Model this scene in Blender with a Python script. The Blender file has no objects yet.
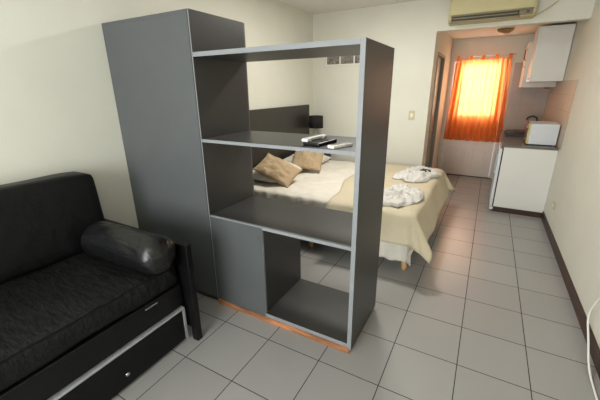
import bpy, bmesh, math, random
from mathutils import Vector, Matrix, noise
random.seed(4)
PI = math.pi
COL = bpy.context.scene.collection
sc = bpy.context.scene

# ------------------------------------------------------------------ materials
def lin(c):
    return tuple((v/255/12.92 if v/255 <= .04045 else ((v/255+.055)/1.055)**2.4) for v in c)

def pm(name, rgb, rough=.5, metal=0, var=0, vscale=6, bump=0, bscale=40, spec=.5, coat=0, trans=0, stretch=(1, 1, 1)):
    m = bpy.data.materials.new(name); m.use_nodes = True
    n = m.node_tree.nodes; l = m.node_tree.links
    b = n['Principled BSDF']
    c = lin(rgb)
    b.inputs['Base Color'].default_value = (*c, 1)
    b.inputs['Roughness'].default_value = rough
    b.inputs['Metallic'].default_value = metal
    b.inputs['Specular IOR Level'].default_value = spec
    b.inputs['Coat Weight'].default_value = coat
    b.inputs['Transmission Weight'].default_value = trans
    tc = n.new('ShaderNodeTexCoord'); mp = n.new('ShaderNodeMapping'); mp.inputs['Scale'].default_value = stretch
    l.new(tc.outputs['Object'], mp.inputs['Vector'])
    if var:
        t = n.new('ShaderNodeTexNoise'); t.inputs['Scale'].default_value = vscale; t.inputs['Detail'].default_value = 4
        l.new(mp.outputs[0], t.inputs['Vector'])
        r = n.new('ShaderNodeValToRGB')
        r.color_ramp.elements[0].position = .3; r.color_ramp.elements[1].position = .7
        r.color_ramp.elements[0].color = (*[v*(1-var) for v in c], 1)
        r.color_ramp.elements[1].color = (*[min(1, v*(1+var)) for v in c], 1)
        l.new(t.outputs['Fac'], r.inputs[0]); l.new(r.outputs[0], b.inputs['Base Color'])
    if bump:
        t = n.new('ShaderNodeTexNoise'); t.inputs['Scale'].default_value = bscale; t.inputs['Detail'].default_value = 5
        l.new(mp.outputs[0], t.inputs['Vector'])
        bp = n.new('ShaderNodeBump'); bp.inputs['Strength'].default_value = bump; bp.inputs['Distance'].default_value = .02
        l.new(t.outputs['Fac'], bp.inputs['Height']); l.new(bp.outputs[0], b.inputs['Normal'])
    return m

def grid_mat(name, tile_rgb, grout_rgb, size, gw, rough, axes=(0, 1), var=.05, off=(0, 0), spec=.5):
    """square tiles with thin grout lines, tone varying from tile to tile"""
    m = bpy.data.materials.new(name); m.use_nodes = True
    n = m.node_tree.nodes; l = m.node_tree.links; b = n['Principled BSDF']
    tc = n.new('ShaderNodeTexCoord'); sp = n.new('ShaderNodeSeparateXYZ'); l.new(tc.outputs['Object'], sp.inputs[0])
    ds = []; ids = []
    for k, ax in enumerate(axes):
        a = n.new('ShaderNodeMath'); a.operation = 'ADD'; a.inputs[1].default_value = off[k] + 40*size
        l.new(sp.outputs[ax], a.inputs[0])
        d = n.new('ShaderNodeMath'); d.operation = 'DIVIDE'; d.inputs[1].default_value = size; l.new(a.outputs[0], d.inputs[0])
        fl = n.new('ShaderNodeMath'); fl.operation = 'FLOOR'; l.new(d.outputs[0], fl.inputs[0]); ids.append(fl)
        fr = n.new('ShaderNodeMath'); fr.operation = 'FRACT'; l.new(d.outputs[0], fr.inputs[0])
        s = n.new('ShaderNodeMath'); s.operation = 'SUBTRACT'; s.inputs[1].default_value = .5; l.new(fr.outputs[0], s.inputs[0])
        ab = n.new('ShaderNodeMath'); ab.operation = 'ABSOLUTE'; l.new(s.outputs[0], ab.inputs[0]); ds.append(ab)
    mx = n.new('ShaderNodeMath'); mx.operation = 'MAXIMUM'; l.new(ds[0].outputs[0], mx.inputs[0]); l.new(ds[1].outputs[0], mx.inputs[1])
    g = n.new('ShaderNodeMath'); g.operation = 'GREATER_THAN'; g.inputs[1].default_value = .5-gw/size/2; l.new(mx.outputs[0], g.inputs[0])
    cb = n.new('ShaderNodeCombineXYZ'); l.new(ids[0].outputs[0], cb.inputs[0]); l.new(ids[1].outputs[0], cb.inputs[1])
    wn = n.new('ShaderNodeTexWhiteNoise'); l.new(cb.outputs[0], wn.inputs['Vector'])
    ns = n.new('ShaderNodeTexNoise'); ns.inputs['Scale'].default_value = 130; ns.inputs['Detail'].default_value = 3; l.new(tc.outputs['Object'], ns.inputs['Vector'])
    ad = n.new('ShaderNodeMath'); ad.operation = 'ADD'; l.new(wn.outputs['Value'], ad.inputs[0]); l.new(ns.outputs['Fac'], ad.inputs[1])
    hf = n.new('ShaderNodeMath'); hf.operation = 'MULTIPLY'; hf.inputs[1].default_value = .5; l.new(ad.outputs[0], hf.inputs[0])
    c = lin(tile_rgb)
    r = n.new('ShaderNodeValToRGB'); r.color_ramp.elements[0].color = (*[v*(1-var) for v in c], 1); r.color_ramp.elements[1].color = (*[v*(1+var) for v in c], 1)
    l.new(hf.outputs[0], r.inputs[0])
    mix = n.new('ShaderNodeMix'); mix.data_type = 'RGBA'; mix.inputs[7].default_value = (*lin(grout_rgb), 1)
    l.new(g.outputs[0], mix.inputs[0]); l.new(r.outputs[0], mix.inputs[6]); l.new(mix.outputs[2], b.inputs['Base Color'])
    rr = n.new('ShaderNodeMath'); rr.operation = 'MULTIPLY_ADD'; rr.inputs[1].default_value = .5; rr.inputs[2].default_value = rough
    l.new(g.outputs[0], rr.inputs[0]); l.new(rr.outputs[0], b.inputs['Roughness'])
    b.inputs['Specular IOR Level'].default_value = spec
    bp = n.new('ShaderNodeBump'); bp.inputs['Strength'].default_value = .6; bp.inputs['Distance'].default_value = .002; bp.invert = True
    l.new(g.outputs[0], bp.inputs['Height']); l.new(bp.outputs[0], b.inputs['Normal'])
    return m

M = dict(
    wall=pm('wall_paint', (219, 217, 205), .75, var=.02, vscale=3, bump=.03, bscale=90),
    ceiling=pm('ceiling_paint', (224, 222, 216), .85, bump=.05, bscale=60),
    ktile=grid_mat('kitchen_wall_tile', (168, 152, 140), (148, 134, 122), .2, .002, .3, (0, 2), .05),
    rtile=grid_mat('backsplash_tile', (180, 160, 140), (158, 142, 126), .2, .003, .3, (1, 2), .07),
    floor=grid_mat('floor_tile', (152, 150, 148), (48, 42, 38), .4, .0055, .3, (0, 1), .07),
    base=pm('baseboard_wood', (58, 36, 28), .4, var=.2, vscale=8, stretch=(1, .2, 6)),
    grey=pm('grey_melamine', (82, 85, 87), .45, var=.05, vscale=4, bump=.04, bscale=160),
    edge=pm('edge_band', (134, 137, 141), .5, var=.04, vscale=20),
    grey_shade=pm('shaded_grey_melamine', (56, 55, 54), .4, var=.05, vscale=4, bump=.03, bscale=160),  # grey melamine darkened; shade of side and inside faces put into the colour
    chip=pm('bare_chipboard', (158, 106, 70), .8, var=.55, vscale=12, bump=.4, bscale=120, stretch=(.4, 1, 2)),
    leather=pm('black_leather', (9, 9, 10), .48, spec=.3, var=.15, vscale=9, bump=.35, bscale=14),
    leather2=pm('bolster_leather', (15, 15, 17), .30, var=.1, vscale=9, bump=.75, bscale=9, stretch=(.7, 2.2, 2.2)),
    seatcloth=pm('black_crinkled_cover', (9, 9, 9), .6, spec=.3, var=.3, vscale=14, bump=.6, bscale=18, stretch=(.6, 1.6, 1)),
    lacquer=pm('black_lacquer', (8, 8, 9), .4, spec=.3, var=.1, bump=.03, bscale=60),
    chrome=pm('aluminium_strip', (188, 190, 194), .35, .5),
    steel=pm('polished_metal', (200, 200, 200), .2, 1),
    headb=pm('dark_wood_panel', (48, 43, 38), .38, var=.12, vscale=5, stretch=(3, .5, 6)),
    sheet=pm('white_sheet', (222, 216, 204), .85, var=.03, bump=.25, bscale=22),
    under=pm('pale_blue_white_valance', (222, 224, 226), .85, bump=.2, bscale=30),
    throw=pm('beige_bedspread', (202, 190, 164), .7, var=.04, vscale=5, bump=.2, bscale=14),
    taupe=pm('taupe_fabric', (176, 152, 120), .8, var=.06, vscale=10, bump=.25, bscale=30),
    towel=pm('white_terry', (208, 205, 200), .95, bump=.4, bscale=40),
    dark=pm('dark_fabric', (60, 44, 36), .8),
    mattress=pm('mattress_ticking', (206, 200, 190), .8, bump=.1),
    pine=pm('pine_wood', (206, 164, 108), .5, var=.12, vscale=12, stretch=(4, 4, .6)),
    shade=pm('black_lampshade', (20, 19, 19), .8),
    white=pm('white_lacquer', (226, 225, 220), .4, var=.01),
    whitem=pm('white_enamel', (216, 220, 226), .35),
    kdoor=pm('white_painted_door', (226, 216, 208), .45, var=.02),
    gdoor=pm('grey_painted_door', (150, 140, 130), .5, var=.04),
    granite=pm('grey_granite', (104, 98, 94), .25, var=.35, vscale=120),
    black=pm('black_plastic', (16, 16, 17), .35),
    plastic=pm('white_plastic', (232, 230, 224), .4),
    acp=pm('aged_cream_plastic', (200, 189, 144), .45, var=.03),
    acd=pm('grey_louver', (132, 124, 98), .5),
    acdark=pm('vent_dark_grey', (62, 56, 44), .6),  # plain dark grey for the air outlet, keypad, lock and burners
    art=pm('dark_patterned_print', (122, 116, 110), .5, var=.6, vscale=30),
    frost=pm('lamp_glass', (150, 120, 84), .3),
)

def curtain_mat():
    m = bpy.data.materials.new('orange_sheer'); m.use_nodes = True
    n = m.node_tree.nodes; l = m.node_tree.links; n.remove(n['Principled BSDF']); out = n['Material Output']
    d = n.new('ShaderNodeBsdfDiffuse'); d.inputs[0].default_value = (*lin((236, 104, 28)), 1)
    t = n.new('ShaderNodeBsdfTranslucent'); t.inputs[0].default_value = (*lin((255, 188, 104)), 1)
    tr = n.new('ShaderNodeBsdfTransparent'); tr.inputs[0].default_value = (1, .98, .9, 1)
    a = n.new('ShaderNodeMixShader'); a.inputs[0].default_value = .5; l.new(d.outputs[0], a.inputs[1]); l.new(t.outputs[0], a.inputs[2])
    b = n.new('ShaderNodeMixShader'); b.inputs[0].default_value = .18; l.new(a.outputs[0], b.inputs[1]); l.new(tr.outputs[0], b.inputs[2])
    l.new(b.outputs[0], out.inputs[0]); return m
M['curtain'] = curtain_mat()

def glass_mat():
    m = bpy.data.materials.new('window_glass'); m.use_nodes = True
    n = m.node_tree.nodes; l = m.node_tree.links; n.remove(n['Principled BSDF']); out = n['Material Output']
    g = n.new('ShaderNodeBsdfGlossy'); g.inputs['Roughness'].default_value = .02
    tr = n.new('ShaderNodeBsdfTransparent'); tr.inputs[0].default_value = (.95, .97, .97, 1)
    b = n.new('ShaderNodeMixShader'); b.inputs[0].default_value = .07; l.new(tr.outputs[0], b.inputs[1]); l.new(g.outputs[0], b.inputs[2])
    l.new(b.outputs[0], out.inputs[0]); return m
M['glass'] = glass_mat()

# ------------------------------------------------------------------ mesh helpers
def obj(name, bm, mat, parent=None, smooth=False, off=None):
    me = bpy.data.meshes.new(name)
    bmesh.ops.recalc_face_normals(bm, faces=bm.faces[:])
    bm.to_mesh(me); bm.free()
    if smooth:
        for p in me.polygons: p.use_smooth = True
    me.materials.append(M[mat])
    o = bpy.data.objects.new(name, me); COL.objects.link(o)
    if parent: o.parent = parent
    if off: o.location = off
    return o

def box(bm, x0, x1, y0, y1, z0, z1, bev=0, seg=1, mat=None):
    r = bmesh.ops.create_cube(bm, size=1)
    vs = r['verts']
    for v in vs:
        v.co = Vector(((x0+x1)/2+v.co.x*(x1-x0), (y0+y1)/2+v.co.y*(y1-y0), (z0+z1)/2+v.co.z*(z1-z0)))
    if bev:
        es = list({e for v in vs for e in v.link_edges})
        r2 = bmesh.ops.bevel(bm, geom=es, offset=bev, segments=seg, affect='EDGES', profile=.6)
        vs = list({v for f in r2['faces'] for v in f.verts} | {v for v in vs if v.is_valid})
    if mat is not None:
        for v in vs: v.co = mat @ v.co
    return vs

def bx(*a, **k):
    bm = bmesh.new(); box(bm, *a, **k); return bm

def tube(bm, pts, r, seg=10, cap=True):
    pts = [Vector(p) for p in pts]; rings = []
    up = Vector((0, 0, 1))
    for i, p in enumerate(pts):
        t = (pts[min(i+1, len(pts)-1)]-pts[max(i-1, 0)]).normalized()
        a = t.cross(up if abs(t.z) < .95 else Vector((1, 0, 0))).normalized(); b = t.cross(a)
        rr = r[i] if isinstance(r, (list, tuple)) else r
        rings.append([bm.verts.new(p+a*rr*math.cos(2*PI*k/seg)+b*rr*math.sin(2*PI*k/seg)) for k in range(seg)])
    for i in range(len(rings)-1):
        for k in range(seg):
            bm.faces.new((rings[i][k], rings[i][(k+1) % seg], rings[i+1][(k+1) % seg], rings[i+1][k]))
    if cap:
        bm.faces.new(rings[0]); bm.faces.new(rings[-1])
    return bm

def tb(pts, r, seg=10): return tube(bmesh.new(), pts, r, seg)

def lathe(bm, prof, cx=0, cy=0, cz=0, seg=24):
    rings = [[bm.verts.new((cx+r*math.cos(2*PI*k/seg), cy+r*math.sin(2*PI*k/seg), cz+z)) for k in range(seg)] for r, z in prof]
    for i in range(len(rings)-1):
        for k in range(seg):
            bm.faces.new((rings[i][k], rings[i][(k+1) % seg], rings[i+1][(k+1) % seg], rings[i+1][k]))
    bm.faces.new(rings[0]); bm.faces.new(rings[-1])
    return bm

def cushion(w, h, t, n=22, puff=.5, wr=.008, seed=0, ears=.03):
    """square scatter cushion lying in XY, centre at the origin, pinched edges and pulled corners"""
    bm = bmesh.new(); top = {}; bot = {}
    for i in range(n+1):
        for j in range(n+1):
            u = i/n*2-1; v = j/n*2-1
            e = max(0, (1-u*u))**puff*max(0, (1-v*v))**puff
            pin = 1-.07*(1-abs(u)**2)*(abs(v)**4)-0
            pin2 = 1-.07*(1-abs(v)**2)*(abs(u)**4)
            x = u*w/2*pin2; y = v*h/2*pin
            nz = noise.noise(Vector((u*2.2+seed, v*2.2, seed)))*wr*2.5 + noise.noise(Vector((u*6+seed, v*6, seed)))*wr
            a = bm.verts.new((x, y, e*t/2+nz*e))
            top[i, j] = a
            bot[i, j] = a if i in (0, n) or j in (0, n) else bm.verts.new((x, y, -e*t/2+nz*e*.5))
    for i in range(n):
        for j in range(n):
            bm.faces.new((top[i, j], top[i+1, j], top[i+1, j+1], top[i, j+1]))
            f = (bot[i, j+1], bot[i+1, j+1], bot[i+1, j], bot[i, j])
            bm.faces.new(f)
    return bm

def slab(x0, x1, y0, y1, z0, z1, r=.04, wr=.006, n=.06, seed=0, freq=3):
    """soft upholstered block: rounded box with gently uneven faces"""
    bm = bmesh.new()
    nx = max(4, int((x1-x0)/n)); ny = max(4, int((y1-y0)/n)); nz = max(4, int((z1-z0)/n))
    cx, cy, cz = (x0+x1)/2, (y0+y1)/2, (z0+z1)/2
    hx, hy, hz = (x1-x0)/2, (y1-y0)/2, (z1-z0)/2
    vd = {}
    def V(i, j, k):
        if (i, j, k) in vd: return vd[i, j, k]
        p = Vector(((i/nx*2-1)*hx, (j/ny*2-1)*hy, (k/nz*2-1)*hz))
        q = Vector((max(-hx+r, min(hx-r, p.x)), max(-hy+r, min(hy-r, p.y)), max(-hz+r, min(hz-r, p.z))))
        d = p-q
        if d.length > 1e-6: p = q+d.normalized()*r
        nn = (d.normalized() if d.length > 1e-6 else Vector((0, 0, 1)))
        w = Vector((cx, cy, cz))+p
        p = w+nn*noise.noise(w*freq+Vector((seed, 0, 0)))*wr
        vd[i, j, k] = bm.verts.new(p); return vd[i, j, k]
    for i in range(nx):
        for j in range(ny):
            for k, fl in ((0, 1), (nz, 0)):
                bm.faces.new((V(i, j, k), V(i+1, j, k), V(i+1, j+1, k), V(i, j+1, k)))
    for i in range(nx):
        for k in range(nz):
            for j in (0, ny): bm.faces.new((V(i, j, k), V(i+1, j, k), V(i+1, j, k+1), V(i, j, k+1)))
    for j in range(ny):
        for k in range(nz):
            for i in (0, nx): bm.faces.new((V(i, j, k), V(i, j+1, k), V(i, j+1, k+1), V(i, j, k+1)))
    return bm

def empty(name, label, cat, loc=(0, 0, 0), group=None):
    o = bpy.data.objects.new(name, None); COL.objects.link(o); o.location = loc; o.empty_display_size = .1
    return tag(o, label, cat, group)

def tag(o, label, cat, group=None):
    o['label'] = label; o['category'] = cat
    if group: o['group'] = group
    return o

def struct(name, bm, mat, parent=None, **k):
    o = obj(name, bm, mat, parent, **k)
    if not parent: o['kind'] = 'structure'
    return o

# children of an Empty at loc: meshes are written in world coordinates, then shifted
def part(name, bm, mat, root, smooth=False):
    p = root; o = Vector((0, 0, 0))
    while p is not None: o += p.location; p = p.parent
    bmesh.ops.translate(bm, verts=bm.verts[:], vec=-o)
    return obj(name, bm, mat, root, smooth)

# ------------------------------------------------------------------ the room
XL, XR, YF, YB, YK, ZC = -1.138, 2.385, 3.685, -3.4, 5.70, 2.825
XK = .755; ZO = 2.425; ZK = 2.54
T = .12
struct('floor', bx(XL-T, XR+T, YB-T, YK+T, -.1, 0), 'floor')
bm = bx(XL-T, XR+T, YB-T, YF+.14, ZC, ZC+.1)
struct('ceiling', bm, 'ceiling')
struct('ceiling_kitchen', bx(XK-T, XR+T, YF+.14, YK+T, ZK, ZK+.1), 'ceiling')
struct('wall_left', bx(XL-T, XL, YB-T, YF+.14, 0, ZC), 'wall')
struct('wall_right', bx(XR, XR+T, YB-T, YK+T, 0, ZC), 'wall')
bm = bx(XL, XK, YF, YF+.14, 0, ZC); box(bm, XK, XR, YF, YF+.14, ZO, ZC)
struct('wall_far', bm, 'wall')
# rear wall with a wide window, behind the viewpoint
wx0, wx1, wz0, wz1 = -.75, 1.45, .70, 2.35
bm = bx(XL, wx0, YB-T, YB, 0, ZC); box(bm, wx1, XR, YB-T, YB, 0, ZC)
box(bm, wx0, wx1, YB-T, YB, 0, wz0); box(bm, wx0, wx1, YB-T, YB, wz1, ZC)
struct('wall_back', bm, 'wall')
w = bpy.data.objects.new('window_1', None); COL.objects.link(w); w['kind'] = 'structure'; w.location = ((wx0+wx1)/2, YB-.06, wz0)
bm = bmesh.new()
for a in ((wx0, wx0+.05), ((wx0+wx1)/2-.03, (wx0+wx1)/2+.03), (wx1-.05, wx1)): box(bm, a[0], a[1], YB-.09, YB-.04, wz0+.002, wz1-.002)
for a in ((wz0+.001, wz0+.05), (wz1-.05, wz1-.001)): box(bm, wx0+.001, wx1-.001, YB-.088, YB-.042, a[0], a[1])
part('window_frame', bm, 'white', w)
part('pane', bx(wx0+.05, wx1-.05, YB-.067, YB-.063, wz0+.05, wz1-.05), 'glass', w)
# kitchen walls
dy0, dy1, dz1 = 4.02, 4.82, 2.2
bm = bx(XK-T, XK, YF+.14, dy0, 0, ZK); box(bm, XK-T, XK, dy1, YK+T, 0, ZK); box(bm, XK-T, XK, dy0, dy1, dz1, ZK)
struct('wall_kitchen_left', bm, 'wall')
kx0, kx1, kz1 = .80, 1.76, 2.2
bm = bx(XK, kx0, YK, YK+T, 0, ZK); box(bm, kx1, XR, YK, YK+T, 0, ZK); box(bm, kx0, kx1, YK, YK+T, kz1, ZK)
struct('wall_kitchen_back', bm, 'wall')
struct('trim_kitchen_tiles', bx(kx1+.05, XR-.008, YK-.008, YK, .955, 2.1), 'ktile')
struct('trim_backsplash', bx(XR-.008, XR, 3.56, YK, .955, 1.775), 'rtile')
struct('baseboard_right', bx(XR-.014, XR, YB, YF-.02, 0, .105, bev=.003), 'base')
struct('baseboard_left', bx(XL, XL+.014, YB, YF, 0, .09), 'base')
struct('baseboard_far', bx(XL+.014, XK, YF-.014, YF, 0, .09), 'base')
# grey side door in the kitchen passage
d = bpy.data.objects.new('door_2', None); COL.objects.link(d); d['kind'] = 'structure'; d.location = (XK-.06, dy0, 0)
part('door_leaf', bx(XK-.08, XK-.04, dy0+.04, dy1-.04, .01, dz1-.04, bev=.003), 'gdoor', d)
bm = bx(XK-T, XK+.012, dy0, dy0+.04, 0, dz1); box(bm, XK-T, XK+.012, dy1-.04, dy1, 0, dz1); box(bm, XK-T, XK+.012, dy0+.04, dy1-.04, dz1-.04, dz1)
part('door_frame', bm, 'gdoor', d)
h = part('door_handle', tb([(XK-.04, dy0+.1, 1.02), (XK+.005, dy0+.1, 1.02), (XK+.008, dy0+.2, 1.02)], .008), 'steel', d, True)
# glazed outer door
d = bpy.data.objects.new('door_1', None); COL.objects.link(d); d['kind'] = 'structure'; d.location = ((kx0+kx1)/2, YK+.03, 0)
lx0, lx1, ly0, ly1, lz1 = kx0+.045, kx1-.045, YK+.02, YK+.06, kz1-.045
gx0, gx1, gz0, gz1 = 1.0, 1.60, 1.2, 2.10
bm = bx(lx0, gx0, ly0, ly1, .012, lz1); box(bm, gx1, lx1, ly0, ly1, .012, lz1)
box(bm, gx0, gx1, ly0, ly1, .012, gz0); box(bm, gx0, gx1, ly0, ly1, gz1, lz1)
mid = (lx0+lx1)/2
for a, b in ((lx0+.08, mid-.04), (mid+.04, lx1-.08)):
    for c, e in ((.12, .58), (.68, 1.1)):
        box(bm, a, b, ly0-.010, ly0+.002, c, e, bev=.004)
        box(bm, a+.05, b-.05, ly0-.018, ly0-.008, c+.05, e-.05, bev=.006)
part('door_leaf', bm, 'kdoor', d)
bm = bx(kx0, lx0-.004, YK-.015, YK+T, 0, kz1); box(bm, lx1+.004, kx1, YK-.015, YK+T, 0, kz1); box(bm, lx0-.004, lx1+.004, YK-.015, YK+T, lz1+.004, kz1)
part('door_frame', bm, 'kdoor', d)
bm = bmesh.new()
for i in range(1, 3): x = gx0+(gx1-gx0)*i/3; box(bm, x-.009, x+.009, ly0+.005, ly1-.005, gz0, gz1)
for i in range(1, 4): z = gz0+(gz1-gz0)*i/4; box(bm, gx0, gx1, ly0+.006, ly1-.006, z-.009, z+.009)
part('glazing_bars', bm, 'kdoor', d)
part('pane', bx(gx0, gx1, ly0+.018, ly0+.022, gz0, gz1), 'glass', d)
part('threshold', bx(kx0, kx1, YK-.03, YK+T, 0, .012), 'base', d)

# ------------------------------------------------------------------ tall wardrobe
XW, YS = -.211, .155
ww, wd, wh = XW-XL, .55, 2.19
t = empty('wardrobe', 'tall plain dark grey wardrobe with its blank back to the sofa, touching the left wall', 'wardrobe', (XL+ww/2, YS+wd/2, 0))
x0, x1, y0, y1 = XL+.004, XW, YS, YS+wd
part('back_panel', bx(x0, x1-.0185, y0, y0+.018, .05, wh-.0185, bev=.001), 'grey', t)
part('side_panel', bx(x1-.018, x1, y0, y1, .05, wh, bev=.001), 'grey_shade', t)
part('side_panel', bx(x0, x0+.018, y0+.0185, y1, .05, wh-.0185, bev=.001), 'grey', t)
part('top_panel', bx(x0, x1-.0185, y0, y1, wh-.018, wh, bev=.001), 'grey', t)
part('edge_strip', bx(x1-.007, x1+.0004, y0-.0012, y0, .05, wh), 'edge', t)
part('bottom_panel', bx(x0+.0185, x1-.0185, y0+.0185, y1, .05, .068), 'grey', t)
part('plinth', bx(x0+.02, x1, y0+.02, y1-.05, 0, .05), 'headb', t)
for k in range(2):
    a = x0+k*(x1-x0)/2
    dd = part('door', bx(a+.002, a+(x1-x0)/2-.002, y1+.001, y1+.019, .055, wh-.002, bev=.001), 'grey', t)
    hx = a+(x1-x0)/2-.05 if k == 0 else a+.05
    part('door_handle', tb([(hx, y1+.019, 1.0), (hx, y1+.045, 1.0), (hx, y1+.045, 1.13), (hx, y1+.019, 1.13)], .005), 'steel', dd, True)

# ------------------------------------------------------------------ open shelving divider with cupboard
XS = .964; H = 1.937; sd = .553
t = empty('shelf_unit', 'dark grey open shelving divider with pale front edges and a closed cupboard at its foot', 'shelf unit', ((XW+XS)/2, YS+sd/2, 0))
th = .028; a = XW+.002; y0, y1 = YS, YS+sd
def panel(name, x0_, x1_, z0_, z1_, mat='grey_shade', vert=False):
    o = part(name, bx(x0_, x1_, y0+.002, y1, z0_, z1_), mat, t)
    part('edge_band', bx(x0_, x1_, y0-.0005, y0+.0018, z0_, z1_), 'edge', o)
    return o
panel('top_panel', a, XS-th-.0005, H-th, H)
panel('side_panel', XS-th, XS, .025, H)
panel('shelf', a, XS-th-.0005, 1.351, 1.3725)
o = part('shelf', bx(a, XS-th-.0005, y0+.0198, y1, .770, .793), 'grey_shade', t)
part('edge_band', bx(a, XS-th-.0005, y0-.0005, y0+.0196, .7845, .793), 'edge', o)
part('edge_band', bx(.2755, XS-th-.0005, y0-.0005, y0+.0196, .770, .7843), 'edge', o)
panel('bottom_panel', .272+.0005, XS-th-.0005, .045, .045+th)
cx = .272
cb = part('cupboard', bx(a, cx, y0+.020, y1, .05, .7675), 'grey_shade', t)
cd = part('cupboard_door', bx(a+.001, cx+.001, y0-.001, y0+.0195, .045, .784, bev=.0015), 'grey', t)
part('edge_band', bx(cx+.0011, cx+.0022, y0-.001, y0+.0195, .045, .7675), 'edge', cd)
part('lock', tube(bmesh.new(), [(cx-.028, y0-.0035, .70), (cx-.028, y0-.0005, .70)], .006, 14), 'acdark', cd)
part('plinth', bx(a, XS-.012, y0-.008, y1-.02, 0, .044, bev=.002), 'chip', t)

# ------------------------------------------------------------------ telephone and remote on the shelf
ZS = 1.3727
def rotz(a, loc): return Matrix.Translation(loc) @ Matrix.Rotation(a, 4, 'Z')
def local_part(name, bm, mat, root, smooth=False): return obj(name, bm, mat, root, smooth)
t = empty('telephone', 'black desk telephone with white handset lying on the shelf', 'telephone', (.635, .325, ZS)); t.rotation_euler = (0, 0, math.radians(80))
bm = bx(-.10, .10, -.065, .055, 0, .020, bev=.006, seg=2)
for v in bm.verts: v.co.z *= 1+.25*(v.co.x+.10)/.20
local_part('base', bm, 'black', t)
bm = bmesh.new(); box(bm, -.11, -.065, .012, .060, 0, .020, bev=.007, seg=2); box(bm, .06, .105, .012, .060, 0, .020, bev=.007, seg=2)
box(bm, -.09, .085, .018, .054, .006, .022, bev=.007, seg=2)
for v in bm.verts: v.co.z += .0215+.055*(v.co.x+.11)*.35
local_part('handset', bm, 'plastic', t, False)
bm = bmesh.new()
for i in range(4):
    for j in range(3): box(bm, -.055+i*.024, -.040+i*.024, -.054+j*.018, -.042+j*.018, .018, .0235+.001*i, bev=.001)
local_part('keypad', bm, 'acdark', t)
t = empty('remote_control', 'white air conditioner remote control lying on the shelf by its side panel', 'remote control', (.802, .262, ZS)); t.rotation_euler = (0, 0, math.radians(68))
local_part('body', bx(-.082, .082, -.026, .026, .0, .020, bev=.006, seg=2), 'plastic', t)
local_part('display', bx(.025, .07, -.018, .018, .0195, .0212, bev=.0005), 'acd', t)
bm = bmesh.new()
for i in range(3):
    for j in range(2): box(bm, -.07+i*.03, -.052+i*.03, -.017+j*.02, -.003+j*.02, .0195, .022, bev=.001)
local_part('buttons', bm, 'acd', t)

# ------------------------------------------------------------------ daybed sofa with trundle drawer
SX = -.10; SY = -.21; SL = 2.05
t = empty('daybed_sofa', 'black upholstered daybed sofa with a trundle drawer against the left wall', 'sofa', (-.6, SY-SL/2, 0))
for yy in (SY-.045, SY-SL):
    bm = bx(XL+.03, -.03, yy, yy+.045, .60, .755, bev=.006, seg=2)
    box(bm, -.085, -.03, yy, yy+.045, 0, .60, bev=.004); box(bm, XL+.03, XL+.09, yy, yy+.045, 0, .60, bev=.004)
    box(bm, XL+.09, -.085, yy+.006, yy+.039, .10, .60)
    part('arm', bm, 'lacquer', t)
ya, yb = SY-SL+.05, SY-.05
part('front_rail', bx(SX-.05, SX-.02, ya, yb, .29, .455, bev=.004), 'lacquer', t)
part('rear_rail', bx(XL+.03, XL+.07, ya, yb, .29, .455, bev=.004), 'lacquer', t)
part('slat_base', bx(XL+.07, SX-.055, ya, yb, .41, .45), 'lacquer', t)
bm = slab(XL+.10, SX-.015, ya+.005, yb-.005, .4555, .612, r=.045, wr=.012, n=.04, seed=3, freq=5)
s = part('seat_cushion', bm, 'seatcloth', t, True)
# crumpled hem of the cover along the front top edge
bm = bmesh.new(); pts = []
for i in range(120):
    y = ya+.02+(yb-ya-.04)*i/119
    pts.append((SX-.028+.004*noise.noise(Vector((y*9, 1, 0))), y, .609+.006*noise.noise(Vector((y*12, 5, 0)))))
part('piping', tube(bm, pts, .006, 8), 'seatcloth', s, True)
# leaning back cushion
bm = slab(-.26/2, .26/2, ya+.01, yb-.004, 0, .555, r=.04, wr=.009, n=.045, seed=8, freq=3)
R_ = Matrix.Translation((XL+.175, 0, .606)) @ Matrix.Rotation(math.radians(-3), 4, 'Y')
for v in bm.verts:
    k = v.co.z/.555
    v.co.x *= 1.08-.18*k
    v.co.z -= .02*max(0, ((v.co.y-(ya+yb)/2)/((yb-ya)/2))**6)
    v.co = R_ @ v.co
part('backrest_cushion', bm, 'leather', t, True)
dz0, dz1_ = .022, .262
dr = part('drawer', bx(SX-.035, SX-.012, ya+.01, SY-.062, dz0, dz1_, bev=.002), 'lacquer', t)
bm = bx(SX-.038, SX-.004, ya+.01, SY-.062, dz1_, dz1_+.016, bev=.002)
box(bm, SX-.012, SX-.004, SY-.080, SY-.062, dz0, dz1_)
part('trim_strip', bm, 'chrome', dr)
for yk in (-.735, -1.75):
    part('knob', tube(bmesh.new(), [(SX-.0125, yk, .112), (SX-.004, yk, .112), (SX-.002, yk, .112), (SX+.008, yk, .112)], [.006, .006, .013, .012], 16), 'steel', dr, True)
part('drawer_box', bx(XL+.15, SX-.036, ya+.03, SY-.085, dz0+.02, dz1_-.03), 'lacquer', dr)
for xx, yy in ((SX-.03, -.50), (SX-.03, -1.6)):
    part('pull_tab', bx(xx+.006, xx+.018, yy-.045, yy+.045, .425, .436, bev=.002), 'steel', t)

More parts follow.
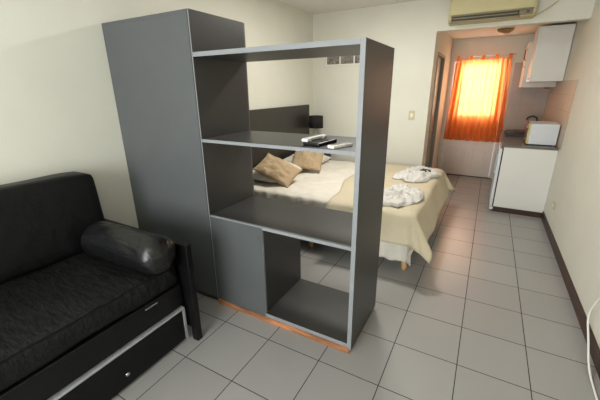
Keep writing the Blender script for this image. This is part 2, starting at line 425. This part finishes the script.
# bolster
bm = bmesh.new(); L = .72; rad = .125; n = 40; seg = 36; rings = []
for i in range(n+1):
    u = i/n*2-1; x = u*L/2
    e = abs(u); rr = rad*(1 if e < .76 else math.sqrt(max(0, 1-((e-.76)/.24)**2.3)))
    rr = max(rr, .004)
    ring = []
    for k in range(seg):
        a = 2*PI*k/seg
        w_ = 1+.02*noise.noise(Vector((x*5, math.cos(a)*1.2, math.sin(a)*1.2)))
        w_ += (.035*noise.noise(Vector((x*22, a*.9, 3))) if e > .55 else .012*noise.noise(Vector((x*22, a, 3))))
        z = math.sin(a)*rr*w_
        z = max(z, -rad*.90)
        ring.append(bm.verts.new((x, math.cos(a)*rr*w_, z)))
    rings.append(ring)
for i in range(n):
    for k in range(seg): bm.faces.new((rings[i][k], rings[i][(k+1) % seg], rings[i+1][(k+1) % seg], rings[i+1][k]))
bm.faces.new(rings[0]); bm.faces.new(rings[-1])
b = obj('bolster', bm, 'leather2', None, True); b.location = (-.41, -.400, .614+rad*.90); b.rotation_euler = (0, 0, math.radians(3))
tag(b, 'shiny black leather bolster lying on the sofa seat against its arm', 'bolster cushion')

# ------------------------------------------------------------------ bed
BX0, BX1, BY0, BY1, BZ = -1.06, 1.04, 1.41, 3.30, .60
hb = obj('headboard', bx(XL+.002, XL+.036, .80, 3.50, .12, 1.455, bev=.002), 'headb')
tag(hb, 'wide dark wooden headboard panel fixed to the left wall behind the bed', 'headboard')
t = empty('bed', 'wide low bed on pine legs with a white valance under its covers', 'bed', ((BX0+BX1)/2, (BY0+BY1)/2, 0))
part('bed_base', bx(BX0, BX1, BY0, BY1, .17, .36, bev=.015, seg=2), 'under', t)
part('mattress', slab(BX0, BX1, BY0, BY1, .361, .585, r=.05, wr=.004, n=.08), 'mattress', t, True)
for lx in (BX0+.08, 0, BX1-.01):
    for ly in (BY0+.035, BY1-.06):
        part('leg', lathe(bmesh.new(), [(.022, 0), (.026, .02), (.031, .17)], lx, ly, 0, 16), 'pine', t, True)

def drape(x0, x1, y0, y1, mx0, mx1, my0, my1, z, fold=.015, freq=9, flare=.25, n=.03, seed=0, th=.006, shift=None, wr=.004):
    """sheet laid over a box mx..my; what lies past the box edges hangs down with folds"""
    bm = bmesh.new()
    nx = int((x1-x0)/n); ny = int((y1-y0)/n); g = {}
    for i in range(nx+1):
        for j in range(ny+1):
            x = x0+(x1-x0)*i/nx; y = y0+(y1-y0)*j/ny
            if shift: x += shift(x, y)
            cx_ = min(max(x, mx0), mx1); cy_ = min(max(y, my0), my1)
            dx, dy = x-cx_, y-cy_; d = math.hypot(dx, dy)
            if d < 1e-6:
                edge = min(mx1-x, y-my0, my1-y)
                p = Vector((x, y, z+wr*noise.noise(Vector((x*3+seed, y*3, 0)))+wr*.7*noise.noise(Vector((x*9+seed, y*9, 0)))-.012*max(0, 1-edge/.05)**2))
            else:
                nx_, ny_ = dx/d, dy/d
                r = .035; 
                if d < r*PI/2: out = r*math.sin(d/r); down = r*(1-math.cos(d/r))
                else: out = r+(d-r*PI/2)*flare; down = r+(d-r*PI/2)*math.sqrt(1-flare**2)
                cn = min(1, abs(nx_*ny_)*2.2)
                if d > r*PI/2: out += (d-r*PI/2)*.25*cn*(1 if flare > .2 else 0); down -= (d-r*PI/2)*.10*cn
                s = (x*abs(ny_)+y*abs(nx_))*freq+3*math.atan2(ny_, nx_)
                amp = fold*min(1, d/.11)
                out += amp*(.6*math.sin(s*2.3+seed)+noise.noise(Vector((s*.8, seed, d*2)))*1.2)
                p = Vector((cx_+nx_*out, cy_+ny_*out, z-.012-down))
            g[i, j] = bm.verts.new(p)
    for i in range(nx):
        for j in range(ny): bm.faces.new((g[i, j], g[i+1, j], g[i+1, j+1], g[i, j+1]))
    bmesh.ops.recalc_face_normals(bm, faces=bm.faces[:])
    up = sum((f.normal.z for f in bm.faces))
    if up < 0: bmesh.ops.reverse_faces(bm, faces=bm.faces[:])
    return bm
def thicken(o, th):
    m = o.modifiers.new('thickness', 'SOLIDIFY'); m.thickness = th; m.offset = 1
    return o
bm = drape(BX0+.01, BX1+.30, BY0-.46, BY1+.36, BX0-.5, BX1+.01, BY0+.04, BY1+.01, .600, fold=.024, freq=17, flare=.08, n=.02, seed=2, wr=.022)
o = thicken(obj('bed_sheet', bm, 'sheet', None, True), .006)
tag(o, 'wrinkled off-white sheet covering the bed and hanging down its near side', 'bed sheet')
def sh(x, y):
    k = max(0, min(1, (y-(BY0-.4))/2.3)); e = max(0, 1-(x-.25)/.5)
    return (-.22*k+.04*math.sin(y*5))*e
bm = drape(.25, BX1+.36, BY0-.33, BY1+.30, BX0-.5, BX1+.03, BY0-.03, BY1+.03, .620, fold=.020, freq=3.2, flare=.40, n=.025, seed=5, wr=.008, shift=sh)
o = thicken(obj('bedspread', bm, 'throw', None, True), .008)
tag(o, 'beige bedspread folded over the foot of the bed, corner flaring towards the floor', 'bedspread')

def pillow(name, label, w_, h_, t_, loc, rot, mat, seed, group=None, cat='pillow'):
    o = obj(name, cushion(w_, h_, t_, n=32, seed=seed, wr=.016), mat, None, True)
    o.location = loc; o.rotation_euler = [math.radians(v) for v in rot]
    return tag(o, label, cat, group)
def lay(o, c, a, b):
    a = Vector(a).normalized(); b = Vector(b); b = (b-a*a.dot(b)).normalized(); n_ = a.cross(b)
    if n_.z < 0: n_ = -n_; b = n_.cross(a)
    o.rotation_euler = Matrix((a, b, n_)).transposed().to_euler(); o.location = c
PG, CG = 'white pillows at the head of the bed', 'taupe cushions on the bed'
o = pillow('pillow', 'white sleeping pillow nearer the wardrobe, under the cushion that is tilted down', .50, .76, .20, (0, 0, 0), (0, 0, 0), 'sheet', 1, PG); lay(o, (-.80, 1.93, .685), (.97, .05, -.08), (0, 1, 0))
o = pillow('pillow', 'white sleeping pillow nearer the bedside lamp, under the squarer taupe cushion', .50, .76, .20, (0, 0, 0), (0, 0, 0), 'sheet', 7, PG); lay(o, (-.78, 2.80, .685), (.97, 0, -.08), (0, 1, 0))
o = pillow('scatter_cushion', 'taupe cushion tilted down towards the foot of the bed, nearer the wardrobe', .50, .37, .13, (0, 0, 0), (0, 0, 0), 'taupe', 11, CG, 'cushion'); lay(o, (-.60, 1.71, .775), (.46, .075, -.20), (-.01, .34, .15))
o = pillow('scatter_cushion', 'taupe cushion leaning squarely on the pillow, nearer the bedside lamp', .44, .42, .12, (0, 0, 0), (0, 0, 0), 'taupe', 17, CG, 'cushion'); lay(o, (-.57, 2.44, .79), (.43, .12, -.03), (-.16, .26, .22))

# folded robes / towels
def crumple(name, label, sx, sy, hz, loc, rz, seed, cat='towel'):
    bm = bmesh.new(); n = 64; g = {}
    for i in range(n+1):
        for j in range(n+1):
            u = i/n*2-1; v = j/n*2-1
            r = (abs(u)**3.2+abs(v)**3.2)**(1/3.2)
            e = max(0, 1-r**5)**.45
            q = Vector((u*1.6+seed, v*1.6, seed))
            rid = 1-abs(noise.noise(q*1.4))*2.1; rid2 = 1-abs(noise.noise(q*3.1+Vector((9, 0, 0))))*2
            z = hz*e*(.30+.55*max(rid, -.4)+.30*rid2+.10*noise.noise(q*7))
            k = 1 + .22*noise.noise(q*1.1)
            # square outline shrinks to the rounded one at the corners
            s = 1/max(1, r)
            g[i, j] = bm.verts.new((u*s*sx/2*k, v*s*sy/2*k, max(0, z)))
    for i in range(n):
        for j in range(n): bm.faces.new((g[i, j], g[i+1, j], g[i+1, j+1], g[i, j+1]))
    rim = [g[i, 0] for i in range(n)]+[g[n, j] for j in range(n)]+[g[i, n] for i in range(n, 0, -1)]+[g[0, j] for j in range(n, 0, -1)]
    bm.faces.new(rim)
    o = obj(name, bm, 'towel', None, True); o.location = loc; o.rotation_euler = (0, 0, rz)
    return tag(o, label, cat, 'white robes folded on the bedspread')
tz = .634
ta = crumple('folded_robe', 'crumpled white robe with a dark tie at the far end of the bed', .44, .68, .075, (.86, 2.74, tz), math.radians(-14), 2.3, 'robe')
bm = bmesh.new(); tube(bm, [(-.05, .0, .06), (-.01, .02, .075), (.04, -.01, .06)], [.008, .016, .007], 10); tube(bm, [(.0, .02, .075), (.04, .05, .07), (.07, .06, .055)], [.012, .010, .006], 10)
obj('tie', bm, 'dark', ta, True).location = (.07, 0, .012)
tb_ = crumple('folded_robe', 'crumpled white robe nearest the shelving, neatly folded along one edge', .44, .62, .075, (.85, 1.76, tz), math.radians(-20), 6.1, 'robe')
obj('folded_edge', bx(-.17, .19, -.30, -.16, 0, .045, bev=.02, seg=3), 'towel', tb_, True)

# ------------------------------------------------------------------ bedside table and lamp
t = empty('nightstand', 'dark wooden bedside table in the far left corner', 'bedside table', (-.93, 3.5, 0))
nx0, nx1, ny0, ny1 = XL+.04, -.76, 3.385, 3.655
part('carcass', bx(nx0, nx1-.02, ny0, ny1, .10, .66, bev=.002), 'headb', t)
part('tabletop', bx(nx0, nx1+.006, ny0-.01, ny1+.008, .6605, .685, bev=.002), 'headb', t)
for z0_, z1_ in ((.11, .37), (.38, .65)):
    dd = part('drawer', bx(nx1-.0195, nx1, ny0+.004, ny1-.004, z0_, z1_, bev=.002), 'headb', t)
    part('drawer_knob', tb([(nx1, 3.5, (z0_+z1_)/2), (nx1+.02, 3.5, (z0_+z1_)/2)], .009, 12), 'steel', dd, True)
for lx in (nx0+.03, nx1-.05):
    for ly in (ny0+.03, ny1-.03): part('leg', bx(lx-.015, lx+.015, ly-.015, ly+.015, 0, .0995), 'headb', t)
lxx, lyy = -.95, 3.445
t = empty('table_lamp', 'small bedside lamp with a black drum shade and pale stem', 'lamp', (lxx, lyy, .6855))
local_part('base', lathe(bmesh.new(), [(.055, 0), (.055, .008), (.018, .018)], seg=24), 'steel', t, True)
local_part('stem', tb([(0, 0, .014), (0, 0, .42)], .008, 12), 'plastic', t, True)
bm = bmesh.new(); seg = 32
pr = [(.120, .40), (.116, .595), (.113, .595), (.117, .40)]
rings = [[bm.verts.new((r*math.cos(2*PI*k/seg), r*math.sin(2*PI*k/seg), z)) for k in range(seg)] for r, z in pr]
for i in range(4):
    for k in range(seg): bm.faces.new((rings[i][k], rings[i][(k+1) % seg], rings[(i+1) % 4][(k+1) % seg], rings[(i+1) % 4][k]))
local_part('lamp_shade', bm, 'shade', t, True)
local_part('bulb', lathe(bmesh.new(), [(.010, .42), (.014, .45), (.028, .49), (.026, .52), (.006, .54)], seg=16), 'plastic', t, True)

# ------------------------------------------------------------------ small things on the far wall
t = empty('wall_frame', 'row of dark patterned prints in pale frames high on the far wall', 'picture', (-.55, YF, 2.06))
part('backing', bx(-.885, -.16, YF-.012, YF, 2.055, 2.245), 'plastic', t)
for i in range(3):
    a0 = -.868+i*.236
    part('print', bx(a0, a0+.213, YF-.015, YF-.0122, 2.072, 2.228), 'art', t)
t = empty('light_switch', 'small cream wall switch on the far wall beside the kitchen opening', 'light switch', (.53, YF, 1.25))
part('plate', bx(.49, .575, YF-.009, YF, 1.245, 1.38, bev=.003), 'acp', t)
part('rocker', bx(.515, .55, YF-.014, YF-.0085, 1.285, 1.34, bev=.002), 'plastic', t)
t = empty('wall_socket', 'pale wall socket low on the right wall near the counter', 'wall socket', (XR, 3.15, .35))
part('plate', bx(XR-.009, XR, 3.09, 3.21, .31, .39, bev=.003), 'acp', t)
part('insert', bx(XR-.012, XR-.0085, 3.12, 3.18, .33, .37, bev=.001), 'plastic', t)

# ------------------------------------------------------------------ air conditioner
t = empty('air_conditioner', 'aged cream wall air conditioner above the kitchen opening', 'air conditioner', (1.38, YF, 2.46))
ax0, ax1 = .905, 1.835
bm = bmesh.new()
prof = [(0, 2.475), (0, 2.775), (-.13, 2.775), (-.17, 2.755), (-.19, 2.72), (-.195, 2.56), (-.18, 2.515), (-.15, 2.49), (-.06, 2.475)]
ends = [[bm.verts.new((x, YF+a_, b_)) for a_, b_ in prof] for x in (ax0, ax1)]
for k in range(len(prof)): bm.faces.new((ends[0][k], ends[0][(k+1) % len(prof)], ends[1][(k+1) % len(prof)], ends[1][k]))
bm.faces.new(ends[0]); bm.faces.new(ends[1])
bmesh.ops.bevel(bm, geom=[e for e in bm.edges if abs(e.verts[0].co.x-e.verts[1].co.x) < 1e-5], offset=.008, segments=2, affect='EDGES')
part('body', bm, 'acp', t)
part('front_panel', bx(ax0+.02, ax1-.02, YF-.203, YF-.194, 2.565, 2.74, bev=.004), 'acp', t)
part('air_outlet', bx(ax0+.04, ax1-.16, YF-.198, YF-.14, 2.497, 2.548, bev=.002), 'acdark', t)
bm = bx(ax0+.03, ax1-.02, YF-.212, YF-.19, 2.546, 2.562, bev=.003); box(bm, ax0+.03, ax1-.15, YF-.200, YF-.17, 2.478, 2.496, bev=.003)
part('louver_frame', bm, 'acd', t)
part('louver', bx(ax0+.05, ax1-.17, YF-.207, YF-.196, 2.516, 2.528, bev=.002), 'acd', t)
dsp = part('display_panel', bx(ax1-.155, ax1-.03, YF-.204, YF-.18, 2.50, 2.545, bev=.004), 'acd', t)
part('indicator', bx(ax1-.09, ax1-.06, YF-.2065, YF-.2035, 2.515, 2.535, bev=.001), 'acdark', dsp)
pts = []
for i in range(25):
    u = i/24; pts.append((ax1-.02+.36*u**1.4, YF-.012, 2.49+.02*math.sin(u*3)+.30*u**2.6))
part('cable', tb(pts, .007, 8), 'acp', t, True)

# ------------------------------------------------------------------ kitchen
CX = 1.79
t = empty('kitchen_counter', 'white kitchen base unit with grey granite worktop along the right wall', 'kitchen counter', (2.08, 4.7, 0))
cy0, cy1 = YF, 5.585
part('end_panel', bx(CX, XR-.002, cy0, cy0+.018, .075, .925, bev=.001), 'white', t)
part('plinth', bx(CX-.01, XR-.002, cy0-.006, cy0+.03, 0, .074, bev=.002), 'base', t)
part('worktop', bx(CX-.03, XR-.009, cy0-.01, cy1, .926, .955, bev=.003), 'granite', t)
part('base_cabinet', bx(CX+.02, XR-.002, 4.32, cy1, .10, .925), 'white', t)
part('cabinet_plinth', bx(CX+.06, XR-.002, 4.32, cy1, 0, .0995), 'base', t)
for k in range(3):
    a0 = 4.323+k*.42
    dd = part('cabinet_door', bx(CX, CX+.0195, a0, a0+.415, .105, .92, bev=.002), 'white', t)
    part('knob', tb([(CX-.02, a0+.05, .85), (CX, a0+.05, .85)], .010, 12), 'steel', dd, True)
t = empty('mini_fridge', 'small white refrigerator under the worktop, its door seen edge-on', 'refrigerator', (2.05, 4.0, 0))
fy0, fy1 = YF+.02, 4.30
part('body', bx(CX+.001, XR-.06, fy0, fy1, .03, .90, bev=.006), 'whitem', t)
part('gasket', bx(CX-.016, CX+.001, fy0-.012, fy1-.01, .08, .895), 'black', t)
dd = part('door', bx(CX-.052, CX-.0165, YF-.022, fy1-.005, .075, .905, bev=.006, seg=2), 'whitem', t)
part('door_handle', bx(CX-.07, CX-.0525, YF+.03, YF+.05, .55, .80, bev=.004), 'chrome', dd)
part('lower_grille', bx(CX-.045, CX+.0, YF-.018, fy1-.005, .03, .068, bev=.003), 'whitem', t)
for lx, ly in ((CX+.04, fy0+.04), (CX+.04, fy1-.04), (2.28, fy0+.04), (2.28, fy1-.04)): part('foot', bx(lx-.015, lx+.015, ly-.015, ly+.015, 0, .0295), 'black', t)
# microwave, turned with its back half against the right wall
t = empty('microwave', 'small white microwave oven at the near end of the worktop', 'microwave', (2.2, 4.13, .9555))
mx0, mx1, my0, my1, mz0, mz1 = 2.035, 2.365, 3.83, 4.28, .967, 1.235
part('body', bx(mx0+.022, mx1, my0, my1, mz0, mz1, bev=.006, seg=2), 'whitem', t)
fr = part('door', bx(mx0, mx0+.0215, my0+.12, my1, mz0, mz1, bev=.004), 'black', t)
cp = part('control_panel', bx(mx0, mx0+.0215, my0, my0+.118, mz0, mz1, bev=.004), 'acp', t)
for z in (1.03, 1.17): part('dial', tb([(mx0-.018, my0+.055, z), (mx0, my0+.055, z)], .020, 16), 'steel', cp, True)
for lx in (mx0+.05, mx1-.05):
    for ly in (my0+.05, my1-.05): part('foot', bx(lx-.015, lx+.015, ly-.015, ly+.015, .9555, mz0), 'black', t)
# hob
t = empty('cooktop', 'low black two-burner cooktop on the worktop behind the microwave', 'cooktop', (2.05, 4.95, .9555))
part('body', bx(1.83, 2.22, 4.72, 5.22, .9555, 1.005, bev=.006), 'black', t)
for yy in (4.85, 5.08):
    part('burner', lathe(bmesh.new(), [(.085, 0), (.085, .012), (.07, .018), (.02, .018)], 2.04, yy, 1.004, 24), 'acdark', t, True)
for yy in (4.8, 5.1): part('knob', tb([(1.812, yy, .98), (1.83, yy, .98)], .012, 12), 'black', t, True)
# sink with tap
t = empty('kitchen_tap', 'dark curved tap rising from the worktop by the back wall', 'tap', (2.28, 5.42, .9555))
part('spout', tb([(2.28, 5.42, .956), (2.28, 5.42, 1.14), (2.26, 5.42, 1.20), (2.20, 5.42, 1.225), (2.14, 5.42, 1.20), (2.12, 5.42, 1.16)], .013, 12), 'black', t, True)
part('lever', tb([(2.28, 5.42, 1.05), (2.28, 5.34, 1.09)], .008, 10), 'black', t, True)
part('sink', bx(1.9, 2.24, 5.26, 5.56, .9555, .962, bev=.002), 'steel', t)

# upper cabinets
t = empty('wall_cabinet', 'white wall cupboard nearest the room, high on the right wall', 'wall cupboard', (2.19, 4.85, 1.77))
part('body', bx(2.0, XR-.009, 4.50, 5.05, 1.77, 2.49, bev=.002), 'white', t)
dd = part('door', bx(1.978, 1.9995, 4.50, 5.048, 1.77, 2.49, bev=.002), 'white', t)
part('knob', tb([(1.96, 4.55, 1.81), (1.978, 4.55, 1.81)], .010, 12), 'steel', dd, True)
t = empty('wall_cabinet', 'deeper white wall cupboard with a dark handle, next to the curtained door', 'wall cupboard', (2.15, 5.38, 1.70))
part('body', bx(1.945, XR-.009, 5.06, YK-.009, 1.69, 2.36, bev=.002), 'white', t)
dd = part('door', bx(1.925, 1.9445, 5.06, YK-.012, 1.69, 2.36, bev=.002), 'kdoor', t)
part('door_handle', tb([(1.925, 5.13, 2.10), (1.90, 5.13, 2.11), (1.90, 5.13, 2.25), (1.925, 5.13, 2.26)], .007, 10), 'black', dd, True)
part('knob', tb([(1.905, 5.13, 2.0), (1.925, 5.13, 2.0)], .010, 12), 'steel', dd, True)
part('under_light', bx(2.25, 2.31, 5.1, 5.3, 1.67, 1.6895), 'black', t)

# kitchen ceiling lamp
t = empty('ceiling_lamp', 'round brownish glass ceiling lamp, unlit, in the kitchen', 'ceiling lamp', (1.57, 4.75, ZK))
part('mount', lathe(bmesh.new(), [(.12, -.012), (.12, 0)], 1.57, 4.75, ZK-.0005, 32), 'plastic', t, True)
part('glass_dome', lathe(bmesh.new(), [(.02, -.085), (.06, -.075), (.10, -.045), (.115, -.013)], 1.57, 4.75, ZK-.0005, 32), 'frost', t, True)

# curtain on its rod
t = empty('curtain', 'sheer orange tab-top curtain over the glazed kitchen door', 'curtain', (1.3, 5.62, .7))
bm = bmesh.new(); n = 150; m_ = 30; g = {}
for i in range(n+1):
    for j in range(m_+1):
        u = i/n; v = j/m_; z = 2.185-v*(2.185-.72)
        x = (.875+(.815-.875)*v)*(1-u)+(1.75+(1.815-1.75)*v)*u
        a_ = .014+.014*v
        y = 5.625+a_*math.sin(u*2*PI*11+math.sin(u*9)*1.2)+.006*math.sin(u*60+v*3)
        z -= .012*(1-v)*(1-abs(math.cos(u*PI*6)))
        g[i, j] = bm.verts.new((x, y, z+(.004*math.sin(u*40) if j == m_ else 0)))
for i in range(n):
    for j in range(m_): bm.faces.new((g[i, j], g[i+1, j], g[i+1, j+1], g[i, j+1]))
part('fabric', bm, 'curtain', t, True)
part('rod', tb([(.83, 5.625, 2.235), (1.80, 5.625, 2.235)], .009, 12), 'plastic', t, True)
for u in (0.03, .265, .50, .735, .97):
    x = .875+.875*u
    bm = bmesh.new(); pr = []
    for k in range(17):
        a_ = PI*k/16; pr.append((5.625+.011*math.cos(a_), 2.236+.011*math.sin(a_)))
    pr = [(5.636, 2.165)]+pr+[(5.614, 2.165)]
    vs = [[bm.verts.new((xx, a_, b_)) for xx in (x-.027, x+.027)] for a_, b_ in pr]
    for k in range(len(vs)-1): bm.faces.new((vs[k][0], vs[k][1], vs[k+1][1], vs[k+1][0]))
    part('tab', bm, 'curtain', t, True)
for x in (.835, 1.795):
    part('bracket', bx(x-.01, x+.01, 5.615, YK-.0155, 2.223, 2.228), 'plastic', t)
    
# white cable by the right wall
pts = [(2.372, .86, .62), (2.370, .95, .48), (2.366, 1.03, .38), (2.362, 1.09, .27), (2.358, 1.11, .20), (2.352, 1.06, .15), (2.346, .97, .115), (2.335, .88, .09), (2.325, .78, .05), (2.322, .68, .015), (2.322, .58, .008), (2.318, .42, .008), (2.30, .2, .008), (2.33, -.2, .008)]
def smooth(p, k=3):
    p = [Vector(a) for a in p]
    for _ in range(k):
        q = [p[0]]
        for a, b in zip(p, p[1:]): q += [a*.75+b*.25, a*.25+b*.75]
        p = q+[p[-1]]
    return p
o = obj('power_cable', tb(smooth(pts), .0065, 8), 'plastic', None, True)
tag(o, 'white cable hanging by the right wall and running onto the floor', 'cable')

# ------------------------------------------------------------------ camera
f = 326.8972
cam = bpy.data.cameras.new('camera'); cam.sensor_fit = 'HORIZONTAL'; cam.sensor_width = 36; cam.lens = f/600*36; cam.clip_start = .02
co = bpy.data.objects.new('camera', cam); COL.objects.link(co)
R3 = [0.8727, -0.465145, -0.148444, 0.488154, 0.824941, 0.284918, -0.01007, -0.321111, 0.946988]
R3 = Matrix((R3[0:3], R3[3:6], R3[6:9]))
M3 = Matrix((( R3[0][0], R3[0][2], -R3[0][1]), (R3[1][0], R3[1][2], -R3[1][1]), (R3[2][0], R3[2][2], -R3[2][1])))
co.matrix_world = Matrix.Translation((1.54014, -1.53997, 1.70062)) @ M3.to_4x4()
sc.camera = co

# ------------------------------------------------------------------ light: daylight through the two windows, plus an added overhead fill
def area(name, loc, rot, sx, sy, e, col):
    l = bpy.data.lights.new(name, 'AREA'); l.shape = 'RECTANGLE'; l.size = sx; l.size_y = sy; l.energy = e; l.color = col
    o = bpy.data.objects.new(name, l); COL.objects.link(o); o.location = loc; o.rotation_euler = rot; return o
area('daylight_room_window', ((wx0+wx1)/2, YB-.25, (wz0+wz1)/2), (PI/2, 0, 0), wx1-wx0+.3, wz1-wz0+.3, 195, (1, .985, .96))
t = empty('added_fill_light', 'added round white fill light, out of view over the bed', 'fill light', (0.35, 1.9, ZC))  # unseen fixture and lamp, added to brighten the far half of the room
part('mount', lathe(bmesh.new(), [(.20, -.03), (.20, 0)], 0.35, 1.9, ZC-.0005, 32), 'plastic', t, True)
l = bpy.data.lights.new('added_fill_light_area', 'AREA'); l.shape = 'DISK'; l.size = .4; l.energy = 32; l.color = (1, .97, .9)
lo = bpy.data.objects.new('added_fill_light_area', l); COL.objects.link(lo); lo.location = (0.35, 1.9, ZC-.04)
area('daylight_kitchen_door', ((gx0+gx1)/2, YK+.35, 1.7), (-PI/2, 0, 0), 1.1, 1.3, 66, (1, .97, .92))
w = bpy.data.worlds.new('sky'); sc.world = w; w.use_nodes = True
w.node_tree.nodes['Background'].inputs[0].default_value = (.85, .92, 1, 1)
w.node_tree.nodes['Background'].inputs[1].default_value = 1.0

sc.view_settings.view_transform = 'Standard'; sc.view_settings.look = 'None'
sc.view_settings.exposure = 0.45; sc.view_settings.gamma = 1; sc.view_settings.use_curve_mapping = False
